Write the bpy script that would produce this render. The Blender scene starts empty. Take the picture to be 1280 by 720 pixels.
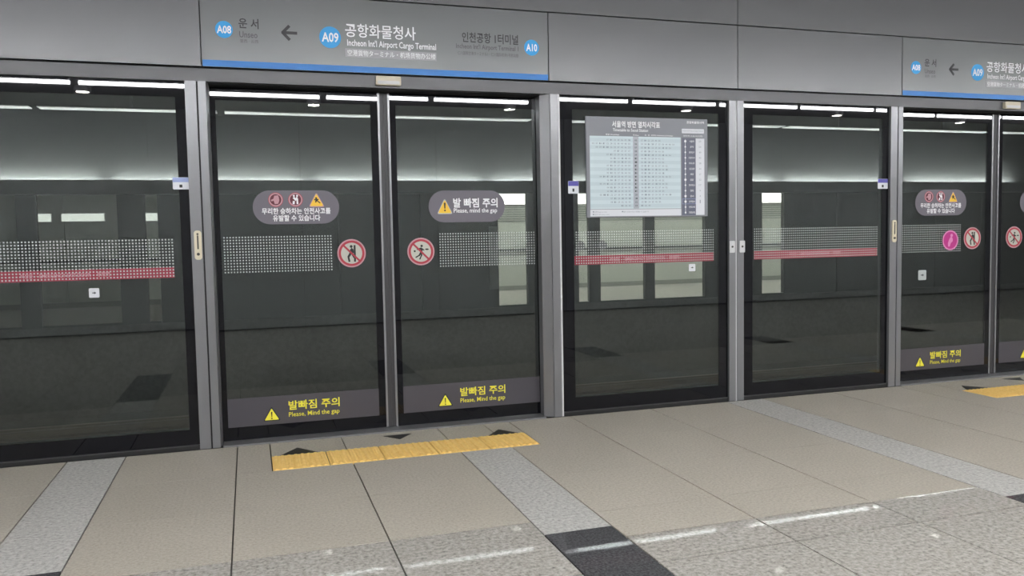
import bpy, math, random
from mathutils import Matrix, Vector

random.seed(7)
scene = bpy.context.scene
COL = scene.collection
PI = math.pi

# ------------------------------------------------------------------ camera
CAM = Vector((0.2437, -5.041, 1.2147))
YAW, PITCH, ROLL, FPX = 0.3093, -0.0647, -0.0186, 1026.9
cd = bpy.data.cameras.new('camera')
cd.sensor_width = 36.0
cd.lens = FPX / 1280.0 * 36.0
cd.clip_start = 0.05
cam = bpy.data.objects.new('camera', cd)
COL.objects.link(cam)
fw = Vector((math.sin(YAW) * math.cos(PITCH), math.cos(YAW) * math.cos(PITCH), math.sin(PITCH)))
r0 = Vector((math.cos(YAW), -math.sin(YAW), 0.0))
u0 = r0.cross(fw)
rr = math.cos(ROLL) * r0 + math.sin(ROLL) * u0
uu = -math.sin(ROLL) * r0 + math.cos(ROLL) * u0
cam.matrix_world = Matrix(((rr.x, uu.x, -fw.x, CAM.x), (rr.y, uu.y, -fw.y, CAM.y), (rr.z, uu.z, -fw.z, CAM.z), (0, 0, 0, 1)))
scene.camera = cam

# ------------------------------------------------------------------ world, light levels, exposure
w = bpy.data.worlds.new('world')
scene.world = w
w.use_nodes = True
w.node_tree.nodes['Background'].inputs['Color'].default_value = (0.5, 0.55, 0.6, 1)
w.node_tree.nodes['Background'].inputs['Strength'].default_value = 0.02
scene.view_settings.view_transform = 'Standard'
scene.view_settings.look = 'None'
scene.view_settings.gamma = 1.0
scene.view_settings.use_curve_mapping = False
scene.view_settings.exposure = 1.9
STRIP_L = 34.0        # platform strip lights
DOWN_L = 55.0         # platform downlights
TUBE_L = 46.0          # cove tubes over the opposite screen
FAR_L = 15.0          # added, unseen strip lights of the opposite platform

# ------------------------------------------------------------------ materials
MATS = {}


def mat(name, col, rough=0.5, metal=0.0, spec=0.5, emit=None, strength=0.0, ior=None):
    m = bpy.data.materials.new(name)
    m.use_nodes = True
    b = m.node_tree.nodes['Principled BSDF']
    b.inputs['Base Color'].default_value = (*col, 1)
    b.inputs['Roughness'].default_value = rough
    b.inputs['Metallic'].default_value = metal
    b.inputs['Specular IOR Level'].default_value = spec
    if ior:
        b.inputs['IOR'].default_value = ior
    if emit:
        b.inputs['Emission Color'].default_value = (*emit, 1)
        b.inputs['Emission Strength'].default_value = strength
    MATS[name] = m
    return m


def speckle(name, c0, c1, scale, rough, c2=None, big=0.12, spec=0.5, bump=0.0, ior=None):
    """stone: fine two-tone grain plus a slow drift of tone"""
    m = mat(name, c0, rough, spec=spec, ior=ior)
    nt = m.node_tree
    N, L = nt.nodes, nt.links
    b = N['Principled BSDF']
    tc = N.new('ShaderNodeTexCoord')
    n1 = N.new('ShaderNodeTexNoise')
    n1.inputs['Scale'].default_value = scale
    n1.inputs['Detail'].default_value = 3
    n1.inputs['Roughness'].default_value = 0.7
    geo = N.new('ShaderNodeNewGeometry')
    L.new(geo.outputs['Position'], n1.inputs['Vector'])
    rp = N.new('ShaderNodeValToRGB')
    rp.color_ramp.elements[0].position = 0.38
    rp.color_ramp.elements[0].color = (*c0, 1)
    rp.color_ramp.elements[1].position = 0.62
    rp.color_ramp.elements[1].color = (*c1, 1)
    if c2:
        e = rp.color_ramp.elements.new(0.30)
        e.color = (*c2, 1)
    L.new(n1.outputs['Fac'], rp.inputs['Fac'])
    n2 = N.new('ShaderNodeTexNoise')
    n2.inputs['Scale'].default_value = 2.2
    n2.inputs['Detail'].default_value = 4
    L.new(geo.outputs['Position'], n2.inputs['Vector'])
    mr = N.new('ShaderNodeMapRange')
    mr.inputs['To Min'].default_value = 1 - big
    mr.inputs['To Max'].default_value = 1 + big
    L.new(n2.outputs['Fac'], mr.inputs['Value'])
    oi = N.new('ShaderNodeObjectInfo')
    m2 = N.new('ShaderNodeMapRange')
    m2.inputs['To Min'].default_value = 0.985
    m2.inputs['To Max'].default_value = 1.015
    L.new(oi.outputs['Random'], m2.inputs['Value'])
    mu = N.new('ShaderNodeMath')
    mu.operation = 'MULTIPLY'
    L.new(mr.outputs['Result'], mu.inputs[0])
    L.new(m2.outputs['Result'], mu.inputs[1])
    vm = N.new('ShaderNodeVectorMath')
    vm.operation = 'SCALE'
    L.new(rp.outputs['Color'], vm.inputs[0])
    L.new(mu.outputs['Value'], vm.inputs['Scale'])
    L.new(vm.outputs['Vector'], b.inputs['Base Color'])
    if bump:
        bp = N.new('ShaderNodeBump')
        bp.inputs['Strength'].default_value = bump
        bp.inputs['Distance'].default_value = 0.002
        L.new(n1.outputs['Fac'], bp.inputs['Height'])
        L.new(bp.outputs['Normal'], b.inputs['Normal'])
    return m


def brushed(name, col, rough, metal, stretch=(0.5, 0.5, 6)):
    """brushed metal: fine streaks in roughness and tone"""
    m = mat(name, col, rough, metal)
    nt = m.node_tree
    N, L = nt.nodes, nt.links
    b = N['Principled BSDF']
    geo = N.new('ShaderNodeNewGeometry')
    mp = N.new('ShaderNodeMapping')
    mp.inputs['Scale'].default_value = stretch
    L.new(geo.outputs['Position'], mp.inputs['Vector'])
    n = N.new('ShaderNodeTexNoise')
    n.inputs['Scale'].default_value = 3
    n.inputs['Detail'].default_value = 3
    L.new(mp.outputs['Vector'], n.inputs['Vector'])
    mr = N.new('ShaderNodeMapRange')
    mr.inputs['To Min'].default_value = rough * 0.96
    mr.inputs['To Max'].default_value = rough * 1.04
    L.new(n.outputs['Fac'], mr.inputs['Value'])
    L.new(mr.outputs['Result'], b.inputs['Roughness'])
    m3 = N.new('ShaderNodeMapRange')
    m3.inputs['To Min'].default_value = 0.98
    m3.inputs['To Max'].default_value = 1.02
    L.new(n.outputs['Fac'], m3.inputs['Value'])
    vm = N.new('ShaderNodeVectorMath')
    vm.operation = 'SCALE'
    vm.inputs[0].default_value = col
    L.new(m3.outputs['Result'], vm.inputs['Scale'])
    L.new(vm.outputs['Vector'], b.inputs['Base Color'])
    return m


def glass(name, tint, f0):
    """thin architectural glass: tinted see-through with a mirror reflection that grows towards grazing"""
    m = bpy.data.materials.new(name)
    m.use_nodes = True
    nt = m.node_tree
    N, L = nt.nodes, nt.links
    N.clear()
    out = N.new('ShaderNodeOutputMaterial')
    tr = N.new('ShaderNodeBsdfTransparent')
    tr.inputs['Color'].default_value = (*tint, 1)
    gl = N.new('ShaderNodeBsdfGlossy')
    gl.inputs['Color'].default_value = (0.95, 1.0, 0.98, 1)
    gl.inputs['Roughness'].default_value = 0.0
    lw = N.new('ShaderNodeLayerWeight')
    lw.inputs['Blend'].default_value = 0.5
    pw = N.new('ShaderNodeMath')
    pw.operation = 'POWER'
    pw.inputs[1].default_value = 5.0
    L.new(lw.outputs['Facing'], pw.inputs[0])
    ma = N.new('ShaderNodeMath')
    ma.operation = 'MULTIPLY_ADD'
    ma.inputs[1].default_value = 0.95 - f0
    ma.inputs[2].default_value = f0
    L.new(pw.outputs[0], ma.inputs[0])
    mx = N.new('ShaderNodeMixShader')
    L.new(ma.outputs[0], mx.inputs['Fac'])
    L.new(tr.outputs[0], mx.inputs[1])
    L.new(gl.outputs[0], mx.inputs[2])
    L.new(mx.outputs[0], out.inputs['Surface'])
    MATS[name] = m
    return m


brushed('panel_metal', (0.132, 0.133, 0.138), 0.30, 0.3)
brushed('sign_metal', (0.138, 0.143, 0.145), 0.30, 0.3)
brushed('beam_metal', (0.095, 0.094, 0.099), 0.40, 0.35)
brushed('post_steel', (0.205, 0.205, 0.215), 0.30, 0.45, (9, 9, 0.5))
mat('edge_steel', (0.27, 0.27, 0.28), 0.3, 0.6)
mat('white_seal', (0.55, 0.55, 0.56), 0.4)
mat('black_border', (0.004, 0.004, 0.006), 0.015, ior=1.36)
mat('rubber', (0.035, 0.034, 0.037), 0.45)
mat('shadow_gap', (0.012, 0.012, 0.013), 0.6)
mat('sill_black', (0.012, 0.012, 0.013), 0.35)
glass('pane_glass', (0.765, 0.785, 0.775), 0.052)
glass('far_glass', (0.88, 0.89, 0.88), 0.03)
speckle('beige_stone', (0.315, 0.290, 0.245), (0.42, 0.385, 0.33), 80, 0.5, (0.24, 0.22, 0.19), 0.06, spec=0.45)
speckle('grey_granite', (0.30, 0.295, 0.28), (0.47, 0.46, 0.44), 60, 0.6, (0.19, 0.185, 0.175), 0.04, spec=0.3)
speckle('polished_granite', (0.222, 0.210, 0.192), (0.375, 0.355, 0.328), 55, 0.02, (0.125, 0.119, 0.112), 0.05, ior=1.09)
speckle('black_granite', (0.035, 0.035, 0.037), (0.085, 0.085, 0.09), 90, 0.02, None, 0.1, ior=1.12)
mat('grout', (0.06, 0.055, 0.05), 0.8)
speckle('tactile_yellow', (0.82, 0.53, 0.15), (0.90, 0.61, 0.21), 40, 0.55, None, 0.10)
mat('marker_black', (0.012, 0.012, 0.012), 0.5)
mat('print_white', (0.78, 0.78, 0.80), 0.5)
mat('print_dark', (0.018, 0.018, 0.02), 0.5)
mat('print_grey', (0.05, 0.05, 0.055), 0.5)
mat('print_blue', (0.02, 0.30, 0.66), 0.45)
mat('stripe_blue', (0.012, 0.165, 0.50), 0.4)
mat('plate_grey', (0.27, 0.27, 0.28), 0.45, 0.3)
mat('sticker_mauve', (0.125, 0.113, 0.137), 0.5)
mat('band_mauve', (0.062, 0.057, 0.068), 0.3)
mat('sign_red', (0.36, 0.025, 0.045), 0.5)
mat('sign_pink', (0.47, 0.25, 0.28), 0.5)
mat('sign_cream', (0.45, 0.45, 0.40), 0.5)
mat('sign_maroon', (0.10, 0.006, 0.02), 0.5)
mat('sign_yellow', (0.80, 0.50, 0.03), 0.5)
mat('warn_yellow', (0.80, 0.72, 0.05), 0.5)
mat('magenta', (0.42, 0.012, 0.19), 0.5)
mat('magenta_light', (0.62, 0.22, 0.42), 0.5)
mat('dot_white', (0.40, 0.43, 0.42), 0.5)
mat('dot_red', (0.50, 0.26, 0.30), 0.5)
mat('band_red', (0.25, 0.016, 0.038), 0.4)
mat('sticker_violet', (0.07, 0.06, 0.33), 0.4)
mat('sticker_sky', (0.30, 0.36, 0.62), 0.4)
mat('board_grey', (0.185, 0.19, 0.215), 0.4)
mat('table_blue', (0.52, 0.61, 0.645), 0.4)
mat('table_band', (0.46, 0.55, 0.59), 0.4)
mat('table_hour', (0.36, 0.38, 0.43), 0.4)
mat('table_white', (0.62, 0.63, 0.67), 0.4)
mat('list_navy', (0.10, 0.105, 0.15), 0.4)
mat('table_ink', (0.20, 0.23, 0.27), 0.5)
mat('beige_plastic', (0.55, 0.49, 0.38), 0.5)
mat('lock_brass', (0.60, 0.54, 0.40), 0.4, 0.2)
mat('key_dark', (0.05, 0.045, 0.04), 0.5)
mat('ceiling_paint', (0.82, 0.83, 0.84), 0.7)
mat('wall_paint', (0.45, 0.46, 0.465), 0.5)
mat('light_body', (0.6, 0.6, 0.62), 0.4)
mat('strip_glow', (0.9, 0.9, 0.9), 0.5, emit=(0.96, 0.98, 1.0), strength=STRIP_L)
mat('down_glow', (0.9, 0.9, 0.9), 0.5, emit=(1.0, 0.95, 0.86), strength=DOWN_L)
mat('tube_glow', (0.9, 0.9, 0.9), 0.5, emit=(0.97, 1.0, 0.97), strength=TUBE_L)
mat('far_glow', (0.9, 0.9, 0.9), 0.5, emit=(1.0, 1.0, 0.94), strength=FAR_L)
mat('lightbox_glow', (0.8, 0.8, 0.8), 0.5, emit=(1.0, 1.0, 0.93), strength=1.2)
mat('lightbox_dim', (0.8, 0.8, 0.8), 0.5, emit=(0.97, 1.0, 0.93), strength=0.40)
mat('far_wall_white', (0.62, 0.64, 0.58), 0.5)
mat('far_line', (0.30, 0.32, 0.29), 0.6)
mat('far_dark', (0.030, 0.032, 0.033), 0.5)
mat('far_frame', (0.055, 0.06, 0.06), 0.5)
mat('far_beam', (0.012, 0.012, 0.014), 0.5)
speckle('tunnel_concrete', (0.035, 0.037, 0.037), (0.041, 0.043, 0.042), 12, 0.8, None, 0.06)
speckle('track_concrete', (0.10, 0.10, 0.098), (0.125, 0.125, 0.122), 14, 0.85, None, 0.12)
speckle('far_floor', (0.40, 0.38, 0.34), (0.46, 0.44, 0.40), 60, 0.4, None, 0.06)
mat('reflection_grey', (0.20, 0.21, 0.205), 0.5)
mat('rail_steel', (0.22, 0.17, 0.14), 0.4, 0.7)
mat('conductor', (0.75, 0.76, 0.75), 0.5)


# ------------------------------------------------------------------ mesh helpers
class MB:
    """collects boxes, prisms and lettering and builds ONE mesh object"""

    def __init__(self):
        self.v, self.f = [], []

    def box(self, x0, x1, y0, y1, z0, z1):
        n = len(self.v)
        self.v += [(x0, y0, z0), (x1, y0, z0), (x1, y1, z0), (x0, y1, z0), (x0, y0, z1), (x1, y0, z1), (x1, y1, z1), (x0, y1, z1)]
        for q in ((0, 3, 2, 1), (4, 5, 6, 7), (0, 1, 5, 4), (1, 2, 6, 5), (2, 3, 7, 6), (3, 0, 4, 7)):
            self.f.append(tuple(n + i for i in q))
        return self

    def prism(self, pts, y0, y1):
        """outline in x,z (counter-clockwise seen from -Y), extruded from y0 (front) to y1"""
        n, k = len(self.v), len(pts)
        self.v += [(x, y0, z) for x, z in pts] + [(x, y1, z) for x, z in pts]
        self.f.append(tuple(n + i for i in range(k)))
        self.f.append(tuple(n + k + i for i in reversed(range(k))))
        for i in range(k):
            j = (i + 1) % k
            self.f.append((n + j, n + i, n + k + i, n + k + j))
        return self

    def ring(self, outer, inner, y0, y1):
        n, k = len(self.v), len(outer)
        for y in (y0, y1):
            self.v += [(x, y, z) for x, z in outer] + [(x, y, z) for x, z in inner]
        for i in range(k):
            j = (i + 1) % k
            self.f.append((n + i, n + j, n + k + j, n + k + i))
            self.f.append((n + 2 * k + j, n + 2 * k + i, n + 3 * k + i, n + 3 * k + j))
            self.f.append((n + j, n + i, n + 2 * k + i, n + 2 * k + j))
            self.f.append((n + k + i, n + k + j, n + 3 * k + j, n + 3 * k + i))
        return self

    def column(self, pts, z0, z1):
        """outline in x,y (counter-clockwise from above), extruded upwards"""
        n, k = len(self.v), len(pts)
        self.v += [(x, y, z0) for x, y in pts] + [(x, y, z1) for x, y in pts]
        self.f.append(tuple(n + i for i in reversed(range(k))))
        self.f.append(tuple(n + k + i for i in range(k)))
        for i in range(k):
            j = (i + 1) % k
            self.f.append((n + i, n + j, n + k + j, n + k + i))
        return self

    def quad(self, x0, x1, y, z0, z1):
        n = len(self.v)
        self.v += [(x0, y, z0), (x1, y, z0), (x1, y, z1), (x0, y, z1)]
        self.f.append((n, n + 1, n + 2, n + 3))
        return self

    def bar(self, a, b, width, y0, y1):
        """flat limb between two x,z points"""
        dx, dz = b[0] - a[0], b[1] - a[1]
        l = math.hypot(dx, dz) or 1
        nx, nz = -dz / l * width / 2, dx / l * width / 2
        return self.prism([(a[0] - nx, a[1] - nz), (b[0] - nx, b[1] - nz), (b[0] + nx, b[1] + nz), (a[0] + nx, a[1] + nz)], y0, y1)

    def text(self, s, x0, x1, z0, z1, y, bold=0.0):
        """lettering fitted to a rectangle, facing -Y"""
        tv, tf, bx = glyphs(s, bold)
        sx = (x1 - x0) / max(bx[1] - bx[0], 1e-6)
        sz = (z1 - z0) / max(bx[3] - bx[2], 1e-6)
        n = len(self.v)
        self.v += [(x0 + (a - bx[0]) * sx, y, z0 + (b - bx[2]) * sz) for a, b in tv]
        self.f += [tuple(n + i for i in q) for q in tf]
        return self

    def build(self, name, material, parent=None, loc=None, smooth=False):
        me = bpy.data.meshes.new(name)
        me.from_pydata(self.v, [], self.f)
        me.materials.append(MATS[material])
        if smooth:
            me.shade_smooth()
        o = bpy.data.objects.new(name, me)
        COL.objects.link(o)
        if parent:
            o.parent = parent
        if loc:
            o.location = loc
        return o


_GL = {}


def letters(s, x0, x1, z0, z1, y, bold, name, material, parent, dz=0.0):
    """one object per printed word"""
    tv, tf, bx = glyphs(s, bold)
    k = len(s.split())
    spans = sorted((min(tv[i][0] for i in q), max(tv[i][0] for i in q)) for q in tf)
    gaps, reach = [], spans[0][1]
    for a, c in spans:
        if a > reach:
            gaps.append((a - reach, (a + reach) / 2))
        reach = max(reach, c)
    cutx = sorted(g[1] for g in sorted(gaps, reverse=True)[:k - 1])
    sx, sz = (x1 - x0) / (bx[1] - bx[0]), (z1 - z0) / (bx[3] - bx[2])
    groups = [[] for _ in range(k)]
    for q in tf:
        m = sum(tv[i][0] for i in q) / len(q)
        groups[sum(m > c for c in cutx)].append(q)
    for g in groups:
        if not g:
            continue
        b, idx = MB(), {}
        for q in g:
            for i in q:
                if i not in idx:
                    idx[i] = len(b.v)
                    b.v.append((x0 + (tv[i][0] - bx[0]) * sx, y, z0 + (tv[i][1] - bx[2]) * sz + dz))
            b.f.append(tuple(idx[i] for i in q))
        b.build(name, material, parent)



def glyphs(s, bold):
    key = (s, bold)
    if key in _GL:
        return _GL[key]
    cu = bpy.data.curves.new('lettering', 'FONT')
    cu.body = s
    cu.size = 1.0
    cu.resolution_u = 2
    cu.offset = bold
    cu.fill_mode = 'FRONT'
    o = bpy.data.objects.new('lettering', cu)
    COL.objects.link(o)
    dg = bpy.context.evaluated_depsgraph_get()
    dg.update()
    me = bpy.data.meshes.new_from_object(o.evaluated_get(dg))
    tv = [(v.co.x, v.co.y) for v in me.vertices]
    tf = []
    for p in me.polygons:
        q = tuple(p.vertices)
        tf.append(q if p.normal.z >= 0 else q[::-1])
    xs = [a for a, b in tv] or [0, 1]
    zs = [b for a, b in tv] or [0, 1]
    _GL[key] = (tv, tf, (min(xs), max(xs), min(zs), max(zs)))
    bpy.data.objects.remove(o)
    bpy.data.curves.remove(cu)
    bpy.data.meshes.remove(me)
    return _GL[key]


def circ(cx, cz, r, n=28, rz=None):
    rz = rz or r
    return [(cx + r * math.cos(2 * PI * i / n), cz + rz * math.sin(2 * PI * i / n)) for i in range(n)]


def rrect(x0, x1, z0, z1, r, n=8):
    p = []
    for cx, cz, a in ((x1 - r, z0 + r, -PI / 2), (x1 - r, z1 - r, 0), (x0 + r, z1 - r, PI / 2), (x0 + r, z0 + r, PI)):
        p += [(cx + r * math.cos(a + PI / 2 * i / n), cz + r * math.sin(a + PI / 2 * i / n)) for i in range(n + 1)]
    return p


def rtri(x0, x1, z0, z1, r, n=5):
    """triangle pointing up with rounded corners"""
    P = [(x0, z0), (x1, z0), ((x0 + x1) / 2, z1)]
    out = []
    for i in range(3):
        a, b, c = Vector(P[i - 1]), Vector(P[i]), Vector(P[(i + 1) % 3])
        d1, d2 = (a - b).normalized(), (c - b).normalized()
        h = math.acos(max(-1, min(1, d1.dot(d2)))) / 2
        t = min(r / math.tan(h), 0.45 * min((a - b).length, (c - b).length))
        p1, p2 = b + d1 * t, b + d2 * t
        for k in range(n + 1):
            s = k / n
            q = (1 - s) ** 2 * p1 + 2 * s * (1 - s) * b + s * s * p2
            out.append((q.x, q.y))
    return out


def empty(name, loc, kind=None):
    o = bpy.data.objects.new(name, None)
    COL.objects.link(o)
    o.location = loc
    o.empty_display_size = 0.1
    if kind:
        o['kind'] = kind
    return o


def tag(o, label, cat, group=None):
    o['label'] = label
    o['category'] = cat
    if group:
        o['group'] = group
    return o


def copy_tree(o, dx, parent=None):
    c = o.copy()
    COL.objects.link(c)
    c.parent = parent
    if parent is None:
        c.location.x += dx
    for ch in list(o.children):
        copy_tree(ch, dx, c)
    return c


PER = 4.92            # spacing of the door openings along the platform
XL, XR = -9.0, 17.0   # ends of the hall
CEIL = 3.0
YB = -7.0             # wall behind the viewer

# ================================================================== SETTING
# ------------------------------------------------------------------ floor
floor = empty('floor', (0, 0, 0), 'structure')
MB().box(XL, XR, YB, 0.02, -0.30, -0.016).build('slab', 'polished_granite', floor)
MB().box(-3.6, 9.0, -4.85, 0.02, -0.0155, -0.009).build('grout_bed', 'grout', floor)
TILE = {}


def tile(x0, x1, y0, y1, m, gx=0.0032, gy=0.0009, name='tile'):
    wx, wy = round(x1 - x0 - 2 * gx, 4), round(y1 - y0 - 2 * gy, 4)
    key = (wx, wy, m)
    if key not in TILE:
        b = MB().box(0, wx, 0, wy, -0.009, 0.0)
        o = b.build(name, m, floor)
        TILE[key] = o.data
    else:
        o = bpy.data.objects.new(name, TILE[key])
        COL.objects.link(o)
        o.parent = floor
    o.location = (x0 + gx, y0 + gy, 0)
    return o


YEL = [(0.322 + PER * k, 1.815 + PER * k) for k in (-1, 0, 1)]


def in_yellow(xa, xb):
    return any(xa >= a - 1e-4 and xb <= b + 1e-4 for a, b in YEL)


cols = []
for k in range(-2, 4):
    s = 1.34 + 2.1 * k
    if s + 2.1 < -2.9 or s > 8.5:
        continue
    cols.append((s, s + 0.3, 'strip', k))
    for j in range(3):
        cols.append((s + 0.3 + 0.6 * j, s + 0.9 + 0.6 * j, 'stone', k + 1))
for xa, xb, kind, k in cols:
    # first row along the screen, cut around the tactile strips
    cuts = sorted({xa, xb} | {e for ab in YEL for e in ab if xa + 0.01 < e < xb - 0.01})
    for ca, cb in zip(cuts, cuts[1:]):
        near_y = any(ca < b and cb > a for a, b in YEL)
        m = 'grey_granite' if (kind == 'strip' and not near_y) else 'beige_stone'
        if near_y:
            tile(ca, cb, -0.312, 0.0, m)
            if not in_yellow(ca, cb):
                tile(ca, cb, -0.612, -0.312, m)
        else:
            tile(ca, cb, -0.612, 0.0, m)
    if kind == 'strip':
        blk = -1.975 - 0.285 * k
        ys = [-0.612, -1.235, -1.79]
        ys = [y for y in ys if y > blk + 0.05]
        if blk < -1.84:
            seq = list(zip(ys, ys[1:], ['grey_granite'] * 9))
            seq.append((ys[-1], blk, 'grey_granite'))
        else:
            ys.append(blk)
            seq = list(zip(ys, ys[1:], ['grey_granite'] * 9))
        for ya, yb, m in seq:
            tile(xa, xb, yb, ya, m)
        for ya, yb, m in ((blk, -2.385, 'black_granite'), (-2.385, -2.985, 'black_granite'), (-2.985, -3.585, 'polished_granite'), (-3.585, -4.185, 'polished_granite'), (-4.185, -4.785, 'polished_granite')):
            if ya - yb > 0.05:
                tile(xa, xb, yb, ya, m)
    else:
        b = -1.815 - 0.29 * (k - 0)
        ys = [-0.612, -1.21, -1.80]
        ys = [y for y in ys if y > b + 0.05] + [b]
        for ya, yb in zip(ys, ys[1:]):
            tile(xa, xb, yb, ya, 'beige_stone')
        ps = [b] + [y for y in (-2.385, -2.985, -3.585, -4.185, -4.785) if y < b - 0.06]
        for ya, yb in zip(ps, ps[1:]):
            tile(xa, xb, yb, ya, 'polished_granite', gy=0.005)

# yellow tactile tiles with raised ribs
tb = MB().box(0.003, 0.2956, 0.0015, 0.2985, -0.009, 0.001)
for i in range(8):
    cx = 0.024 + 0.0358 * i
    n = len(tb.v)
    prof = [(-0.012, 0.001), (0.012, 0.001), (0.0065, 0.006), (-0.0065, 0.006)]
    tb.v += [(cx + a, 0.012, c) for a, c in prof] + [(cx + a, 0.288, c) for a, c in prof]
    for a in range(4):
        c = (a + 1) % 4
        tb.f.append((n + a, n + c, n + 4 + c, n + 4 + a))
    tb.f += [(n + 3, n + 2, n + 1, n), (n + 4, n + 5, n + 6, n + 7)]
t0 = None
for k in (0, 1):
    for i in range(5):
        if t0 is None:
            t0 = o = tb.build('tactile_tile', 'tactile_yellow', floor)
        else:
            o = t0.copy()
            COL.objects.link(o)
        o.location = (0.322 + PER * k + 0.2986 * i, -0.612, 0)

# ------------------------------------------------------------------ ceiling and hidden sides of the hall
MB().box(XL, XR, YB, 0.35, CEIL, CEIL + 0.1).build('ceiling', 'ceiling_paint')['kind'] = 'structure'
wb = empty('wall_back', (0, YB, 0), 'structure')
for i in range(13):
    MB().box(XL + 2 * i + 0.004, XL + 2 * i + 1.996, -0.05, 0.0, 0.0, CEIL).build('panel', 'wall_paint', wb)
MB().box(XL, XR, -0.12, -0.05, 0.0, CEIL).build('backing', 'shadow_gap', wb)
for nm, x in (('wall_left', XL - 0.1), ('wall_right', XR)):
    MB().box(x, x + 0.1, YB, 13.0, -1.4, 4.8).build(nm, 'tunnel_concrete')['kind'] = 'structure'

# ------------------------------------------------------------------ header wall above the screen
wf = empty('wall_front', (0, 0, 0), 'structure')
MB().box(XL, XR, 0.035, 0.30, 2.13, CEIL).build('backing', 'shadow_gap', wf)
MB().box(XL, XR, 0.0, 0.16, 2.118, 2.190).build('beam', 'beam_metal', wf)
MB().box(XL, XR, 0.05, 0.20, 2.112, 2.118).build('recess_shade', 'shadow_gap', wf)  # dark strip stands in for the shade under the beam
G = 0.003
for k in (-2, -1, 0, 1, 2):
    o = PER * k
    for xa, xb in ((0.03, 2.13), (2.13, 3.533), (3.533, 4.95)):
        if k in (0, 1) and xa == 0.03:
            continue                       # the station signs fill these bays
        a, b = max(XL, o + xa), min(XR, o + xb)
        if b - a > 0.1:
            MB().box(a + G, b - G, 0.0, 0.035, 2.203, 2.632).build('header_panel', 'panel_metal', wf)
    a, b = max(XL, o + 3.533 - PER), min(XR, o + 3.533)
    if b - a > 0.1:
        MB().box(a + G, b - G, 0.0, 0.035, 2.640, CEIL).build('header_panel', 'panel_metal', wf)
for xa, xb in ((XL, -5.1), (9.85, XR)):
    MB().box(xa, xb, 0.03, 0.12, 0.0, 2.10).build('end_panel', 'far_dark', wf)

# ------------------------------------------------------------------ posts
def post_pair(x):
    """left of an opening: flat pillar and door jamb side by side, emergency lock on the flat one"""
    n = bump_trim()
    e = empty('trim_%d' % n, (x, 0, 0), 'structure')
    MB().column([(-0.066, 0.0), (-0.005, 0.0), (-0.005, 0.12), (-0.066, 0.12)], 0.004, 2.118).build('pillar', 'post_steel', e)
    MB().column([(0.004, 0.0), (0.046, 0.0), (0.058, 0.05), (0.058, 0.2), (0.004, 0.2)], 0.004, 2.118).build('jamb', 'post_steel', e)
    MB().box(-0.005, 0.004, 0.012, 0.12, 0.0, 2.118).build('gap', 'shadow_gap', e)
    lk = MB().prism(rrect(-0.050, -0.010, 1.105, 1.272, 0.016), -0.008, 0.0).build('lock_plate', 'lock_brass', e)
    MB().prism(rrect(-0.034, -0.026, 1.165, 1.245, 0.0035, 4), -0.011, -0.008).build('slot', 'key_dark', lk)
    MB().prism(circ(-0.030, 1.137, 0.0085, 14), -0.012, -0.008).build('keyhole', 'key_dark', lk)
    MB().prism(circ(-0.030, 1.252, 0.006, 12), -0.011, -0.008).build('screw', 'key_dark', lk)
    return e


def post_jamb_right(x):
    """right of an opening: slanted door jamb, flat pillar and a white seal"""
    n = bump_trim()
    e = empty('trim_%d' % n, (x, 0, 0), 'structure')
    MB().column([(2.078, 0.045), (2.132, 0.0), (2.132, 0.2), (2.078, 0.2)], 0.004, 2.118).build('jamb', 'post_steel', e)
    MB().column([(2.136, 0.0), (2.190, 0.0), (2.190, 0.12), (2.136, 0.12)], 0.004, 2.118).build('pillar', 'post_steel', e)
    MB().box(2.190, 2.202, 0.001, 0.1, 0.004, 2.118).build('seal', 'white_seal', e)
    return e


def post_mid(x):
    n = bump_trim()
    e = empty('trim_%d' % n, (x, 0, 0), 'structure')
    MB().box(-0.058, -0.006, 0.0, 0.12, 0.004, 2.118).build('pillar', 'post_steel', e)
    MB().box(0.007, 0.060, 0.0, 0.12, 0.004, 2.118).build('pillar', 'post_steel', e)
    MB().box(-0.006, 0.007, 0.006, 0.1, 0.0, 2.118).build('seal', 'white_seal', e)
    for a in (-0.058, 0.023):
        lk = MB().prism(rrect(a, a + 0.042, 1.06, 1.143, 0.006, 4), -0.007, 0.0).build('lock_plate', 'white_seal', e)
        MB().prism(circ(a + 0.021, 1.102, 0.0075, 14), -0.010, -0.007).build('keyhole', 'key_dark', lk)
    return e


_tr = [0]


def bump_trim():
    _tr[0] += 1
    return _tr[0]


for k in (-1, 0, 1, 2):
    if k < 2:
        post_jamb_right(PER * k)
        post_mid(PER * k + 3.522)
    post_pair(PER * k)

# ------------------------------------------------------------------ fixed glass screens and sliding doors
def dots(e, x0, x1, z0, z1, y, name='dot_pattern', m='dot_white', p=0.0172, s=0.0082):
    b = MB()
    nx, nz = int((x1 - x0) / p + 0.5) + 1, int((z1 - z0) / p + 0.5) + 1
    for i in range(nx):
        for j in range(nz):
            cx, cz = x0 + p * i, z0 + p * j
            b.quad(cx - s / 2, cx + s / 2, y, cz - s / 2, cz + s / 2)
    o = b.build(name, m, e)
    o['kind'] = 'stuff'
    return o


_wn, _dn = [0], [0]
RED_TEXT = '비상문  ·  EMERGENCY EXIT DOOR  ·  非常門'


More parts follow.
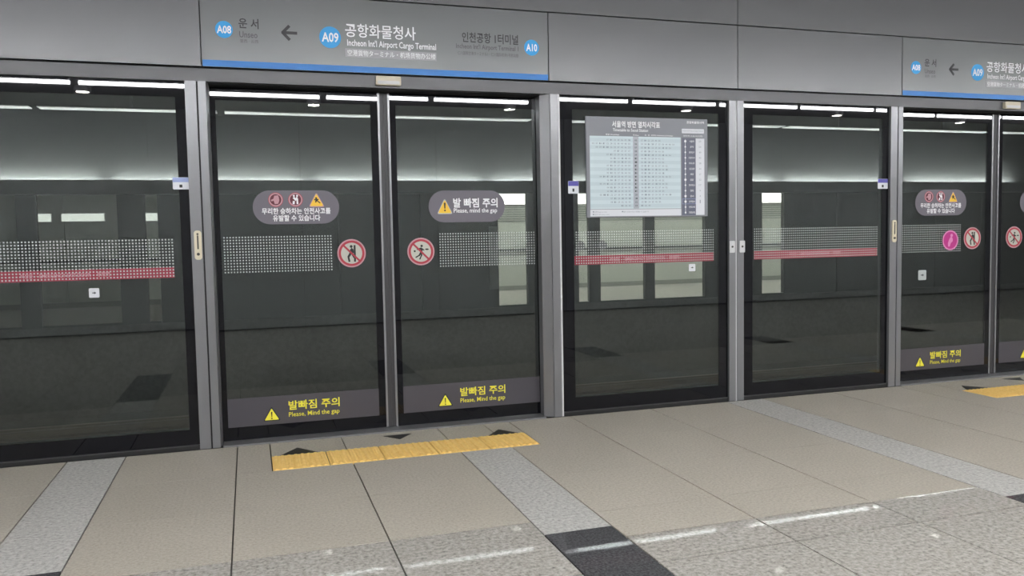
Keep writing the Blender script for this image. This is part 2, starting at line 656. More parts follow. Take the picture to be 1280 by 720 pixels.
def leaf(e, x0, x1, cx0, cx1, zb, zt, z0, z1, y):
    """one glazed leaf: black printed border round the clear pane"""
    t = 0.012
    MB().box(cx0, cx1, y, y + t, zb, zt).build('pane', 'pane_glass', e)
    MB().box(x0, cx0, y, y + t, z0, z1).build('border_left', 'black_border', e)
    MB().box(cx1, x1, y, y + t, z0, z1).build('border_right', 'black_border', e)
    MB().box(cx0, cx1, y, y + t, zt, z1).build('border_top', 'black_border', e)
    MB().box(cx0, cx1, y, y + t, z0, zb).build('border_bottom', 'black_border', e)


def screen(x, x0, x1, cx0, cx1, d0, d1, r0, r1, text):
    _wn[0] += 1
    e = empty('window_%d' % _wn[0], (x, 0, 0), 'structure')
    y = 0.022
    leaf(e, x0, x1, cx0, cx1, 0.118, 2.03, 0.03, 2.114, y)
    MB().box(x0, x1, 0.012, 0.10, 0.0, 0.03).build('sill', 'sill_black', e)
    MB().box(x0 + 0.01, x1 - 0.01, 0.010, 0.014, 0.024, 0.0275).build('sill_trim', 'beam_metal', e)
    MB().box(r0, r1, y - 0.0012, y - 0.0004, 1.006, 1.066).build('red_band', 'band_red', e)
    dots(e, d0, d1, 1.0165, 1.218, y - 0.0016)
    b = MB()
    for a, c in text:
        b.text(RED_TEXT, a, c, 1.024, 1.052, y - 0.0020, 0.01)
    b.build('band_lettering', 'dot_red', e)
    return e


scr_a = []
for k in (-1, 0, 1):
    o = PER * k
    if k < 1:
        e = screen(o, 2.202, 3.464, 2.296, 3.395, 2.315, 3.355, 2.300, 3.352, [(2.56, 3.08)])
        if k == 0:
            for cx in (2.345, 2.506):
                MB().prism(circ(cx, 1.134, 0.031, 20), 0.0208, 0.0214).build('round_decal', 'far_frame', e)
    else:
        e = screen(o, 2.202, 3.464, 2.296, 3.395, 2.315, 3.355, 2.300, 3.352, [(2.56, 3.08)])
    scr_a.append(e)
for k in (-1, 0, 1):
    o = PER * k
    screen(o, 3.582, 4.854, 3.668, 4.800, 3.685, 4.750, 3.680, 4.756, [(3.98, 4.42)])


def door(x, x0, x1, cx0, cx1, tilt, d0, d1, edge):
    _dn[0] += 1
    e = empty('door_%d' % _dn[0], (x, 0.115, 1.1), 'structure')
    e.rotation_euler.x = -tilt
    b0 = -1.1
    t = 0.012
    zb, zt, z0, z1 = 0.09, 2.035, 0.012, 2.108
    MB().box(cx0, cx1, 0, t, zb + b0, zt + b0).build('pane', 'pane_glass', e)
    MB().box(x0, cx0, 0, t, z0 + b0, z1 + b0).build('border_left', 'black_border', e)
    MB().box(cx1, x1, 0, t, z0 + b0, z1 + b0).build('border_right', 'black_border', e)
    MB().box(cx0, cx1, 0, t, zt + b0, z1 + b0).build('border_top', 'black_border', e)
    MB().box(cx0, cx1, 0, t, z0 + b0, zb + b0).build('border_bottom', 'black_border', e)
    MB().box(cx0, cx1, -0.0006, -0.0001, zb + b0, 0.263 + b0).build('tinted_band', 'band_mauve', e)
    if edge > 0:
        MB().box(x1, x1 + 0.012, -0.004, 0.03, z0 + b0, z1 + b0).build('edge_strip', 'edge_steel', e)
        MB().box(x1 + 0.012, x1 + 0.037, 0.004, 0.03, z0 + b0, z1 + b0).build('rubber_seal', 'rubber', e)
    else:
        MB().box(x0 - 0.012, x0, -0.004, 0.03, z0 + b0, z1 + b0).build('edge_strip', 'edge_steel', e)
        MB().box(x0 - 0.036, x0 - 0.012, 0.004, 0.03, z0 + b0, z1 + b0).build('rubber_seal', 'rubber', e)
    dots(e, d0, d1, 1.022 + b0, 1.225 + b0, -0.0009)
    return e


TL, TR = 0.0039, 0.0023
for k in (-1, 0, 1):
    o = PER * k
    tl, tr = (TL, TR) if k == 0 else (0.0020, 0.0012)
    door(o, 0.060, 1.038, 0.090, 0.994, tl, 0.109, 0.731, 1)
    door(o, 1.112, 2.100, 1.150, 2.074, tr, 1.414, 2.047, -1)
    _n = bump_trim()
    s = MB().box(0.06, 2.078, 0.004, 0.17, -0.012, 0.008).build('trim_%d' % _n, 'edge_steel', None, (o, 0, 0))
    s['kind'] = 'structure'

# ================================================================== TRACK AND OPPOSITE PLATFORM
YF = 8.15
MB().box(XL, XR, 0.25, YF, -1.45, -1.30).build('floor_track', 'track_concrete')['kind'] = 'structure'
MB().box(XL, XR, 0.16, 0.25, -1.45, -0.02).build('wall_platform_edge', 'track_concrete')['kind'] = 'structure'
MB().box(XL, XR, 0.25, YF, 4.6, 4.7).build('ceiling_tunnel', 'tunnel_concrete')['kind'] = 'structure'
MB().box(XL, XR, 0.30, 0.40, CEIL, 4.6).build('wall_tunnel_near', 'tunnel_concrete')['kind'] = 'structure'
wo = empty('wall_opposite', (0, YF, 0), 'structure')
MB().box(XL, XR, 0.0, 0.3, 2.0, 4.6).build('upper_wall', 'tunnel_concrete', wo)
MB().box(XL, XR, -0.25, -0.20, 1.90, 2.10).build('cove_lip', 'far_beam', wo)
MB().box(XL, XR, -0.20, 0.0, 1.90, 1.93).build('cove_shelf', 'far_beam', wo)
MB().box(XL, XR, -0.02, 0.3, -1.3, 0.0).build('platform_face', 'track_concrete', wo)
OPEN = [(-4.2, -3.55), (-3.30, -2.857), (-2.598, -1.557), (-1.184, -1.021), (4.238, 4.745), (5.676, 5.874), (6.085, 6.95), (7.14, 8.16), (9.378, 9.85)]
edges = [XL] + [e for ab in OPEN for e in ab] + [XR]
for a, b in zip(edges[0::2], edges[1::2]):
    if b - a > 1.0:
        n = max(1, round((b - a) / 1.3))
        for i in range(n):
            u, v = a + (b - a) * i / n, a + (b - a) * (i + 1) / n
            MB().box(u + 0.006, v - 0.006, 0.0, 0.06, 0.0, 2.0).build('dark_panel', 'far_dark', wo)
        MB().box(a, b, 0.06, 0.09, 0.0, 2.0).build('panel_backing', 'far_beam', wo)
    else:
        MB().box(a, b, -0.01, 0.08, 0.0, 2.0).build('dark_post', 'far_frame', wo)
for a, b in OPEN:
    MB().box(a, b, 0.03, 0.04, 0.03, 1.935).build('pane', 'far_glass', wo)
    MB().box(a, b, 0.0, 0.06, 1.935, 2.0).build('top_rail', 'far_frame', wo)
    MB().box(a, b, 0.0, 0.06, 0.0, 0.03).build('bottom_rail', 'far_frame', wo)
MB().box(4.07, 4.218, -0.012, 0.0, 0.31, 1.36).build('pale_reflection', 'reflection_grey', wo)  # pale grey board standing in for a faint reflection of the opening
# faint arrow sign on the dark screen across the track
b = MB()
b.bar((-0.26, 1.755), (0.02, 1.755), 0.03, -0.004, -0.001)
b.bar((-0.26, 1.755), (-0.15, 1.84), 0.03, -0.004, -0.001)
b.bar((-0.26, 1.755), (-0.15, 1.67), 0.03, -0.004, -0.001)
b.build('arrow_mark', 'tunnel_concrete', wo)

YW = 12.1
MB().box(XL, XR, YF + 0.3, YW + 0.3, -0.1, 0.0).build('floor_opposite', 'far_floor')['kind'] = 'structure'
MB().box(XL, XR, YF + 0.3, YW + 0.3, 2.75, 2.85).build('ceiling_opposite', 'ceiling_paint')['kind'] = 'structure'
wr = empty('wall_far', (0, YW, 0), 'structure')
for i in range(13):
    MB().box(XL + 2 * i + 0.006, XL + 2 * i + 1.994, 0.0, 0.05, 0.0, 2.75).build('panel', 'far_wall_white', wr)
MB().box(XL, XR, 0.05, 0.2, 0.0, 2.75).build('backing', 'far_line', wr)
MB().box(XL, XR, -0.02, 0.0, 0.0, 0.10).build('skirting', 'far_line', wr)
for i in range(7):
    MB().box(4.6, XR, -0.02, 0.0, 1.50 + 0.05 * i, 1.518 + 0.05 * i).build('slat', 'far_line', wr)


# ================================================================== THINGS
# ------------------------------------------------------------------ station signs over the doors
def station_sign(x):
    e = empty('station_sign', (x, 0, 2.203))
    b0 = -2.203

    def P(m, name, material, par=e):
        m.v = [(a, c, d + b0) for a, c, d in m.v]
        return m.build(name, material, par)
    f = -0.0012
    P(MB().box(0.03 + G, 2.13 - G, 0.0, 0.035, 2.203, 2.632), 'sign_panel', 'sign_metal')
    P(MB().box(0.036, 2.124, f, 0.0, 2.204, 2.240), 'blue_stripe', 'stripe_blue')
    for s, cx, cz, r, hw, hh in (('A08', 0.158, 2.414, 0.048, 0.039, 0.0225), ('A09', 0.752, 2.402, 0.063, 0.049, 0.0285), ('A10', 2.016, 2.406, 0.050, 0.037, 0.0235)):
        d = P(MB().prism(circ(cx, cz, r, 36), f, 0.0), 'number_disc', 'print_blue')
        P(MB().text(s, cx - hw, cx + hw, cz - hh, cz + hh, f - 0.0004, 0.022), 'disc_lettering', 'print_white', d)
    letters('운 서', 0.238, 0.348, 2.426, 2.484, f, 0.016, 'korean_lettering', 'print_dark', e, b0)
    letters('Unseo', 0.240, 0.340, 2.374, 2.410, f, 0.010, 'english_lettering', 'print_grey', e, b0)
    letters('雲西 · 云西', 0.243, 0.343, 2.345, 2.364, f, 0.0, 'chinese_lettering', 'print_grey', e, b0)
    a = MB()
    a.bar((0.485, 2.415), (0.563, 2.415), 0.017, f, 0)
    a.bar((0.478, 2.412), (0.520, 2.456), 0.017, f, 0)
    a.bar((0.478, 2.418), (0.520, 2.374), 0.017, f, 0)
    P(a, 'arrow', 'print_dark')
    letters('공항화물청사', 0.841, 1.267, 2.410, 2.491, f, 0.010, 'korean_lettering', 'print_white', e, b0)
    letters("Incheon Int'l Airport Cargo Terminal", 0.851, 1.392, 2.347, 2.398, f, 0.014, 'english_lettering', 'print_white', e, b0)
    pl = P(MB().box(0.838, 1.393, f, 0.0, 2.293, 2.343), 'grey_plate', 'plate_grey')
    P(MB().text('空港貨物ターミナル・机场货物办公楼', 0.851, 1.388, 2.300, 2.336, f - 0.0004, 0.006), 'plate_lettering', 'print_white', pl)
    letters('인천공항 1터미널', 1.558, 1.926, 2.417, 2.480, f, 0.016, 'korean_lettering', 'print_dark', e, b0)
    letters("Incheon Int'l Airport Terminal 1", 1.519, 1.927, 2.369, 2.409, f, 0.010, 'english_lettering', 'print_grey', e, b0)
    letters('仁川国際空港ターミナル1・仁川国际机场1号航站楼', 1.528, 1.926, 2.339, 2.362, f, 0.0, 'chinese_lettering', 'print_grey', e, b0)
    return tag(e, 'grey station name sign with blue stripe above the doors next to the timetable', 'sign', 'station signs above the sliding doors')


sg = station_sign(0.0)
bpy.context.view_layer.update()
sg2 = copy_tree(sg, PER)
sg2['label'] = 'grey station name sign with blue stripe above the doors with the magenta sticker'


# beige sensor box on the beam over each pair of doors
def sensor(x):
    e = empty('sensor_box', (x, 0, 2.13))
    MB().prism(rrect(-0.076, 0.076, 0.001, 0.054, 0.006, 3), -0.028, 0.0).build('housing', 'beige_plastic', e)
    MB().prism(rrect(-0.066, 0.066, 0.007, 0.026, 0.004, 3), -0.031, -0.028).build('lens_cover', 'white_seal', e)
    return tag(e, 'small beige sensor box on the beam above the doors next to the timetable', 'sensor', 'sensor boxes above the sliding doors')


ss = sensor(1.088)
ss2 = copy_tree(ss, PER)
ss2['label'] = 'small beige sensor box on the beam above the magenta stickered doors'


# ------------------------------------------------------------------ stickers on the doors
def ydoor(z, tilt):
    return 0.115 + tilt * (z - 1.1) - 0.0012


def sticker_root(name, x, z, tilt):
    e = empty(name, (x, ydoor(z, tilt), z))
    e.rotation_euler.x = -tilt
    return e


def person_leaning(b, cx, cz, s, y0, y1):
    b.prism(circ(cx - 0.02 * s, cz + 0.52 * s, 0.11 * s, 12), y0, y1)
    b.prism([(cx - 0.20 * s, cz - 0.05 * s), (cx + 0.12 * s, cz - 0.12 * s), (cx + 0.16 * s, cz + 0.28 * s), (cx + 0.02 * s, cz + 0.42 * s), (cx - 0.10 * s, cz + 0.30 * s)], y0, y1)
    b.bar((cx - 0.10 * s, cz - 0.05 * s), (cx - 0.26 * s, cz - 0.28 * s), 0.17 * s, y0, y1)
    b.bar((cx - 0.26 * s, cz - 0.25 * s), (cx - 0.18 * s, cz - 0.66 * s), 0.14 * s, y0, y1)
    b.bar((cx + 0.06 * s, cz - 0.08 * s), (cx + 0.20 * s, cz - 0.34 * s), 0.15 * s, y0, y1)
    b.bar((cx + 0.24 * s, cz - 0.66 * s), (cx + 0.24 * s, cz + 0.62 * s), 0.15 * s, y0, y1)
    b.bar((cx - 0.04 * s, cz + 0.30 * s), (cx + 0.18 * s, cz + 0.05 * s), 0.10 * s, y0, y1)


def person_running(b, cx, cz, s, y0, y1):
    b.prism(circ(cx + 0.06 * s, cz + 0.44 * s, 0.10 * s, 12), y0, y1)
    b.prism([(cx - 0.08 * s, cz - 0.10 * s), (cx + 0.06 * s, cz - 0.10 * s), (cx + 0.16 * s, cz + 0.14 * s), (cx + 0.02 * s, cz + 0.33 * s), (cx - 0.10 * s, cz + 0.28 * s)], y0, y1)
    b.bar((cx - 0.02 * s, cz - 0.06 * s), (cx - 0.16 * s, cz - 0.34 * s), 0.12 * s, y0, y1)
    b.bar((cx - 0.16 * s, cz - 0.30 * s), (cx - 0.44 * s, cz - 0.46 * s), 0.10 * s, y0, y1)
    b.bar((cx + 0.02 * s, cz - 0.06 * s), (cx + 0.03 * s, cz - 0.34 * s), 0.12 * s, y0, y1)
    b.bar((cx + 0.03 * s, cz - 0.30 * s), (cx - 0.12 * s, cz - 0.62 * s), 0.10 * s, y0, y1)
    b.bar((cx - 0.06 * s, cz + 0.26 * s), (cx - 0.32 * s, cz + 0.16 * s), 0.09 * s, y0, y1)
    b.bar((cx + 0.04 * s, cz + 0.26 * s), (cx + 0.26 * s, cz + 0.10 * s), 0.09 * s, y0, y1)
    b.prism(circ(cx + 0.48 * s, cz + 0.17 * s, 0.15 * s, 12, 0.065 * s), y0, y1)
    b.prism(circ(cx - 0.50 * s, cz + 0.04 * s, 0.08 * s, 10), y0, y1)


def prohibition(x, z, r, which, tilt, name, label, group):
    e = sticker_root(name, x, z, tilt)
    t = 0.0004
    MB().prism(circ(0, 0, r, 40), 0, 0.001).build('backing', 'sign_pink', e)
    MB().prism(circ(0, 0, 0.76 * r, 36), -t, 0).build('white_field', 'sign_cream', e)
    b = MB()
    (person_leaning if which == 'lean' else person_running)(b, 0, 0, 0.92 * r, -3 * t, -2 * t)
    b.build('pictogram', 'marker_black', e)
    MB().ring(circ(0, 0, 0.90 * r, 40), circ(0, 0, 0.745 * r, 40), -4 * t, -t).build('red_ring', 'sign_red', e)
    q = 0.75 * r * math.sqrt(0.5)
    MB().bar((-q, q), (q, -q), 0.135 * r, -5 * t, -3.2 * t).build('red_slash', 'sign_red', e)
    return tag(e, label, 'sticker', group)


def pill_icons(x, z, tilt):
    e = sticker_root('caution_sticker', x, z, tilt)
    t = 0.0004
    MB().prism(rrect(-0.2535, 0.2535, -0.1015, 0.1015, 0.1005, 12), 0, 0.001).build('backing', 'sticker_mauve', e)
    for cx, kind in ((-0.1205, 'hand'), (-0.005, 'people')):
        cz = 0.0455
        d = MB().prism(circ(cx, cz, 0.043, 32), -t, 0).build('icon_disc', 'sign_red', e)
        MB().ring(circ(cx, cz, 0.0400, 32), circ(cx, cz, 0.0330, 32), -2 * t, -t).build('icon_ring', 'sign_pink', d)
        MB().prism(circ(cx, cz, 0.0330, 28), -2 * t, -t).build('icon_field', 'sign_maroon', d)
        b = MB()
        y0, y1 = -3.4 * t, -2.2 * t
        if kind == 'hand':
            b.prism([(cx - 0.006, cz - 0.026), (cx + 0.014, cz - 0.024), (cx + 0.021, cz - 0.004), (cx + 0.018, cz + 0.018), (cx - 0.008, cz + 0.022), (cx - 0.014, cz + 0.002)], y0, y1)
            b.bar((cx - 0.012, cz + 0.001), (cx - 0.026, cz - 0.006), 0.010, y0, y1)
            b.bar((cx - 0.008, cz + 0.018), (cx + 0.016, cz + 0.020), 0.012, y0, y1)
            b.build('icon_figure', 'sign_pink', d)
        else:
            b.prism(circ(cx - 0.009, cz + 0.023, 0.006, 10), y0, y1)
            b.prism(circ(cx + 0.010, cz + 0.023, 0.006, 10), y0, y1)
            b.bar((cx - 0.012, cz + 0.014), (cx + 0.004, cz - 0.004), 0.012, y0, y1)
            b.bar((cx + 0.010, cz + 0.016), (cx - 0.002, cz - 0.002), 0.008, y0, y1)
            b.bar((cx - 0.010, cz - 0.008), (cx - 0.012, cz - 0.027), 0.012, y0, y1)
            b.bar((cx + 0.010, cz + 0.008), (cx + 0.011, cz - 0.027), 0.010, y0, y1)
            b.build('icon_figure', 'print_white', d)
    a0, a1, c0, c1 = 0.0715, 0.1665, 0.001, 0.090
    tr = MB().prism(rtri(a0, a1, c0, c1, 0.008), -t, 0).build('warning_triangle', 'sign_pink', e)
    MB().prism(rtri(a0 + 0.007, a1 - 0.007, c0 + 0.005, c1 - 0.009, 0.006), -2 * t, -t).build('triangle_field', 'sign_yellow', tr)
    b = MB()
    cx, cz = 0.119, 0.034
    b.prism(circ(cx - 0.002, cz + 0.020, 0.006, 10), -3.4 * t, -2.2 * t)
    b.bar((cx - 0.014, cz + 0.010), (cx + 0.012, cz + 0.012), 0.008, -3.4 * t, -2.2 * t)
    b.bar((cx, cz + 0.010), (cx - 0.006, cz - 0.006), 0.008, -3.4 * t, -2.2 * t)
    b.bar((cx + 0.002, cz + 0.006), (cx + 0.022, cz - 0.010), 0.006, -3.4 * t, -2.2 * t)
    b.build('icon_figure', 'marker_black', tr)
    letters('무리한 승하차는 안전사고를', -0.202, 0.201, -0.042, -0.004, -t, 0.022, 'lettering_line', 'print_white', e)
    letters('유발할 수 있습니다', -0.140, 0.138, -0.084, -0.046, -t, 0.022, 'lettering_line', 'print_white', e)
    return e


def pill_gap(x, z, tilt):
    e = sticker_root('caution_sticker', x, z, tilt)
    t = 0.0004
    MB().prism(rrect(-0.2535, 0.2535, -0.1015, 0.1015, 0.1005, 12), 0, 0.001).build('backing', 'sticker_mauve', e)
    a0, a1, c0, c1 = -0.200, -0.096, -0.048, 0.053
    tr = MB().prism(rtri(a0, a1, c0, c1, 0.009), -t, 0).build('warning_triangle', 'sign_cream', e)
    MB().prism(rtri(a0 + 0.008, a1 - 0.008, c0 + 0.006, c1 - 0.010, 0.007), -2 * t, -t).build('triangle_field', 'sign_yellow', tr)
    m = (a0 + a1) / 2
    b = MB().prism([(m - 0.0035, -0.014), (m + 0.0035, -0.014), (m + 0.006, 0.024), (m - 0.006, 0.024)], -3.4 * t, -2.2 * t)
    b.prism(circ(m, -0.025, 0.006, 10), -3.4 * t, -2.2 * t)
    b.build('exclamation_mark', 'marker_black', tr)
    letters('발 빠짐 주의', -0.092, 0.205, -0.008, 0.053, -t, 0.024, 'korean_lettering', 'print_white', e)
    letters('Please, mind the gap', -0.090, 0.201, -0.049, -0.012, -t, 0.012, 'english_lettering', 'print_white', e)
    return e


def foot_warning(x, tilt):
    e = sticker_root('gap_warning_sticker', x, 0.17, tilt)
    e.location.y -= 0.0004
    t = 0.0004
    b0 = -0.17
    tr = MB().prism(rtri(0, 0.103, 0.112 + b0, 0.201 + b0, 0.006), -t, 0).build('warning_triangle', 'marker_black', e)
    MB().prism(rtri(0.009, 0.094, 0.118 + b0, 0.189 + b0, 0.004), -2 * t, -t).build('triangle_field', 'warn_yellow', tr)
    b = MB().prism([(0.0495, 0.136 + b0), (0.0535, 0.136 + b0), (0.0555, 0.168 + b0), (0.0475, 0.168 + b0)], -3.4 * t, -2.2 * t)
    b.prism(circ(0.0515, 0.127 + b0, 0.0045, 10), -3.4 * t, -2.2 * t)
    b.build('exclamation_mark', 'marker_black', tr)
    letters('발빠짐 주의', 0.152, 0.459, 0.170 + b0, 0.227 + b0, -t, 0.016, 'korean_lettering', 'warn_yellow', e)
    letters('Please, Mind the gap', 0.152, 0.457, 0.120 + b0, 0.157 + b0, -t, 0.006, 'english_lettering', 'warn_yellow', e)
    return e


for k in (0, 1):
    o = PER * k
    tl, tr_ = (TL, TR) if k == 0 else (0.0020, 0.0012)
    wh = ('on the door without a magenta sticker', 'on the door that has the magenta sticker')[k]
    wr_ = ('on the door next to the timetable screen', 'on the door paired with the magenta stickered one')[k]
    tag(pill_icons(0.5315 + o, 1.4055, tl), 'mauve pill sticker with three icons ' + wh, 'sticker', 'three icon caution stickers')
    tag(pill_gap(1.598 + o, 1.403, tr_), 'mauve pill mind the gap sticker ' + wr_, 'sticker', 'mind the gap pill stickers')
    prohibition(0.852 + o, 1.119, 0.0875, 'lean', tl, 'no_leaning_sticker', 'round red no leaning sticker ' + wh, 'no leaning stickers')
    prohibition(1.288 + o, 1.119, 0.0875, 'run', tr_, 'no_running_sticker', 'round red no running sticker ' + wr_, 'no running stickers')
    tag(foot_warning(0.290 + o, tl), 'yellow gap warning lettering at foot ' + wh, 'sticker', 'yellow foot warnings')
    tag(foot_warning(1.371 + o, tr_), 'yellow gap warning lettering at foot ' + wr_, 'sticker', 'yellow foot warnings')

# magenta pregnancy sticker, only on the far pair of doors
e = sticker_root('priority_sticker', 5.548, 1.107, 0.002)
e.location.y -= 0.0012
MB().prism(circ(0, 0, 0.079, 36), 0, 0.001).build('backing', 'magenta', e)
MB().ring(circ(0, 0, 0.079, 36), circ(0, 0, 0.068, 36), -0.0004, 0).build('rim', 'magenta_light', e)
b = MB().prism(circ(0.012, 0.038, 0.013, 14), -0.0008, -0.0002)
b.prism([(-0.022, -0.050), (-0.006, -0.050), (0.004, -0.022), (0.022, -0.010), (0.024, 0.010), (0.014, 0.026), (0.000, 0.024), (-0.014, 0.004), (-0.024, -0.022)], -0.0008, -0.0002)
b.build('pictogram', 'magenta_light', e)
tag(e, 'round magenta sticker with a pale seated figure on door glass', 'sticker')


# blue and white labels at the edges of the fixed screens
def blue_label(x, z, w_, h_, c, label, group=None):
    e = empty('emergency_label', (x, 0.0195, z))
    MB().prism(rrect(0, w_, 0, h_, 0.006, 4), 0, 0.002).build('backing', 'table_white', e)
    MB().box(0.001, w_ - 0.001, -0.0005, 0, h_ * 0.60, h_ - 0.001).build('blue_header', c, e)
    MB().box(w_ * 0.40, w_ * 0.58, -0.0005, 0, h_ * 0.15, h_ * 0.40).build('icon', 'print_dark', e)
    return tag(e, label, 'sticker', group)


blue_label(-0.152, 1.508, 0.088, 0.068, 'sticker_sky', 'small pale blue and white label beside brass lock post')
blue_label(2.262, 1.478, 0.074, 0.083, 'sticker_violet', 'small violet and white label left of the timetable board')
blue_label(4.755, 1.508, 0.092, 0.074, 'sticker_violet', 'small violet and white label on the plain screen beside the next doors')


def square_sticker(x, y, z, s, label):
    e = empty('square_sticker', (x, y, z))
    MB().prism(rrect(0, s, 0, s, s * 0.12, 4), 0, 0.0012).build('backing', 'dot_white' if z < 0.9 else 'table_white', e)
    MB().bar((s * 0.32, s * 0.5), (s * 0.60, s * 0.5), s * 0.10, -0.0004, 0).build('arrow_shaft', 'print_grey', e)
    MB().prism([(s * 0.52, s * 0.36), (s * 0.70, s * 0.5), (s * 0.52, s * 0.64)], -0.0004, 0).build('arrow_head', 'print_grey', e)
    return tag(e, label, 'sticker')


square_sticker(-0.610, 0.0205, 0.908, 0.053, 'small white square sticker below the dotted red band left of the brass lock post')
square_sticker(3.155, 0.0205, 0.938, 0.051, 'small white square sticker under the red band below the timetable')
square_sticker(5.235, 0.1122, 0.800, 0.078, 'small white square sticker on door below the magenta sticker')

# ------------------------------------------------------------------ timetable board
tt = empty('timetable_board', (2.84, 0.005, 1.319))
ox, oz = -2.84, -1.319


def TP(m, name, material, par=None):
    m.v = [(a + ox, c, d + oz) for a, c, d in m.v]
    return m.build(name, material, par or tt)


TP(MB().box(2.387, 3.295, 0.0, 0.016, 1.319, 1.984), 'board', 'board_grey')
f = -0.0005
b = MB()
tbl = TP(b.box(2.412, 3.087, f, 0, 1.374, 1.857), 'table_field', 'table_blue')
rows, z_first, dz = 19, 1.832, 0.02425
b = MB()
for i in range(0, rows, 2):
    zc = z_first - dz * i
    b.box(2.414, 3.085, f - 0.0002, f, zc - dz / 2, zc + dz / 2)
TP(b, 'row_bands', 'table_band', tbl)
TP(MB().box(2.727, 2.768, f - 0.0004, f, 1.376, 1.857), 'hour_column', 'table_hour', tbl)
TP(MB().text('서울역 방면 열차시각표', 2.575, 2.930, 1.915, 1.958, f, 0.016), 'title_lettering', 'print_white')
TP(MB().text('Timetable to Seoul Station', 2.580, 2.840, 1.889, 1.909, f, 0.008), 'subtitle_lettering', 'print_white')
TP(MB().text('평일 Weekdays', 2.528, 2.626, 1.861, 1.873, f, 0.008), 'column_heading', 'print_white')
TP(MB().text('시 Hour', 2.726, 2.772, 1.861, 1.873, f, 0.008), 'column_heading', 'print_white')
TP(MB().text('토 · 일 · 공휴일 Weekends & Holidays', 2.815, 3.027, 1.861, 1.873, f, 0.008), 'column_heading', 'print_white')
nL = [7, 11, 10, 5, 7, 6, 6, 7, 7, 7, 9, 7, 9, 7, 7, 9, 6, 6, 3]
nR = [6, 10, 9, 7, 9, 7, 7, 8, 8, 7, 9, 7, 8, 8, 7, 9, 6, 6, 3]
rnd = random.Random(3)
left, right, hours = MB(), MB(), MB()


def number(b, v, xc, zc, w_=0.0155, h_=0.0108):
    s = '%02d' % v
    b.text(s[0], xc - w_ / 2, xc - 0.0008, zc - h_ / 2, zc + h_ / 2, f - 0.0007, 0.01)
    b.text(s[1], xc + 0.0008, xc + w_ / 2, zc - h_ / 2, zc + h_ / 2, f - 0.0007, 0.01)


for i in range(rows):
    zc = z_first - dz * i
    number(hours, i + 5, 2.7475, zc)
    st = 60 / (nL[i] + 1)
    for j in range(nL[i]):
        number(left, int(st * (nL[i] - j) - rnd.random() * 3) % 60, 2.698 - 0.0262 * j, zc)
    for j in range(nR[i]):
        number(right, int(60 / (nR[i] + 1) * (j + 0.6) + rnd.random() * 3) % 60, 2.793 + 0.0262 * j, zc)
TP(left, 'weekday_minutes', 'table_ink', tbl)
TP(right, 'holiday_minutes', 'table_ink', tbl)
TP(hours, 'hour_numbers', 'print_dark', tbl)
lg = TP(MB().box(2.411, 3.088, f, 0, 1.326, 1.371), 'legend_field', 'table_white')
b = MB()
for x0, x1, z in ((2.428, 2.545, 1.352), (2.428, 2.560, 1.335), (2.640, 2.815, 1.352)):
    b.prism(circ(x0 + 0.005, z + 0.004, 0.005, 10), f - 0.0004, f)
b.text('급행 Express train', 2.440, 2.530, 1.349, 1.360, f - 0.0004)
b.text('일반 All stop train', 2.440, 2.548, 1.332, 1.343, f - 0.0004)
b.text('열차 운행시각은 변경될 수 있습니다', 2.652, 2.840, 1.349, 1.360, f - 0.0004)
TP(b, 'legend_lettering', 'table_ink', lg)
TP(MB().text('공항화물청사역', 3.132, 3.268, 1.952, 1.969, f, 0.014), 'station_heading', 'print_white')
bx = TP(MB().prism(rrect(3.096, 3.268, 1.886, 1.917, 0.005, 4), f, 0), 'heading_box', 'table_white')
TP(MB().text('Incheon Int\'l Airport Cargo Terminal', 3.104, 3.260, 1.896, 1.908, f - 0.0004), 'box_lettering', 'table_ink', bx)
TP(MB().text('정차역 소요시간(분)', 3.107, 3.256, 1.861, 1.874, f, 0.006), 'column_heading', 'print_white')
li = TP(MB().box(3.096, 3.201, f, 0, 1.326, 1.855), 'station_list', 'list_navy')
wc = TP(MB().box(3.203, 3.270, f, 0, 1.328, 1.852), 'minutes_column', 'table_white')
names = ['서울역', '공덕', '홍대입구', '디지털미디어시티', '마곡나루', '김포공항', '계양', '검암', '청라국제도시', '영종', '운서', '공항화물청사', '인천공항1터미널', '인천공항2터미널']
b, b2, b3 = MB(), MB(), MB()
for i, s in enumerate(names):
    z = 1.832 - 0.0374 * i
    r = 0.0085 if i in (0, 7, 10, 11) else 0.0062
    b.prism(circ(3.122, z, r, 12), f - 0.0004, f)
    hw = min(0.024, 0.0075 * len(s) / 2 + 0.006)
    b2.text(s, 3.172 - hw, 3.172 + hw, z - 0.007, z + 0.007, f - 0.0004, 0.008)
    if i < 11:
        v = str((59, 54, 49, 45, 38, 34, 27, 22, 17, 9, 4)[i])
        b3.text(v, 3.236 - 0.0045 * len(v), 3.236 + 0.0045 * len(v), z - 0.006, z + 0.006, f - 0.0004)
b.box(3.1205, 3.1235, f - 0.0003, f, 1.335, 1.845)
b3.bar((3.236, 1.409), (3.236, 1.432), 0.006, f - 0.0004, f)
TP(b, 'stop_marks', 'print_white', li)
TP(b2, 'station_names', 'print_white', li)
TP(b3, 'minute_numbers', 'table_ink', wc)
TP(MB().ring([(3.097, 1.404), (3.2015, 1.404), (3.2015, 1.440), (3.097, 1.440)], [(3.0985, 1.4055), (3.200, 1.4055), (3.200, 1.4385), (3.0985, 1.4385)], f - 0.0006, f), 'current_stop_frame', 'sticker_sky', li)
tag(tt, 'grey train timetable board with pale blue table on the fixed glass screen', 'timetable')

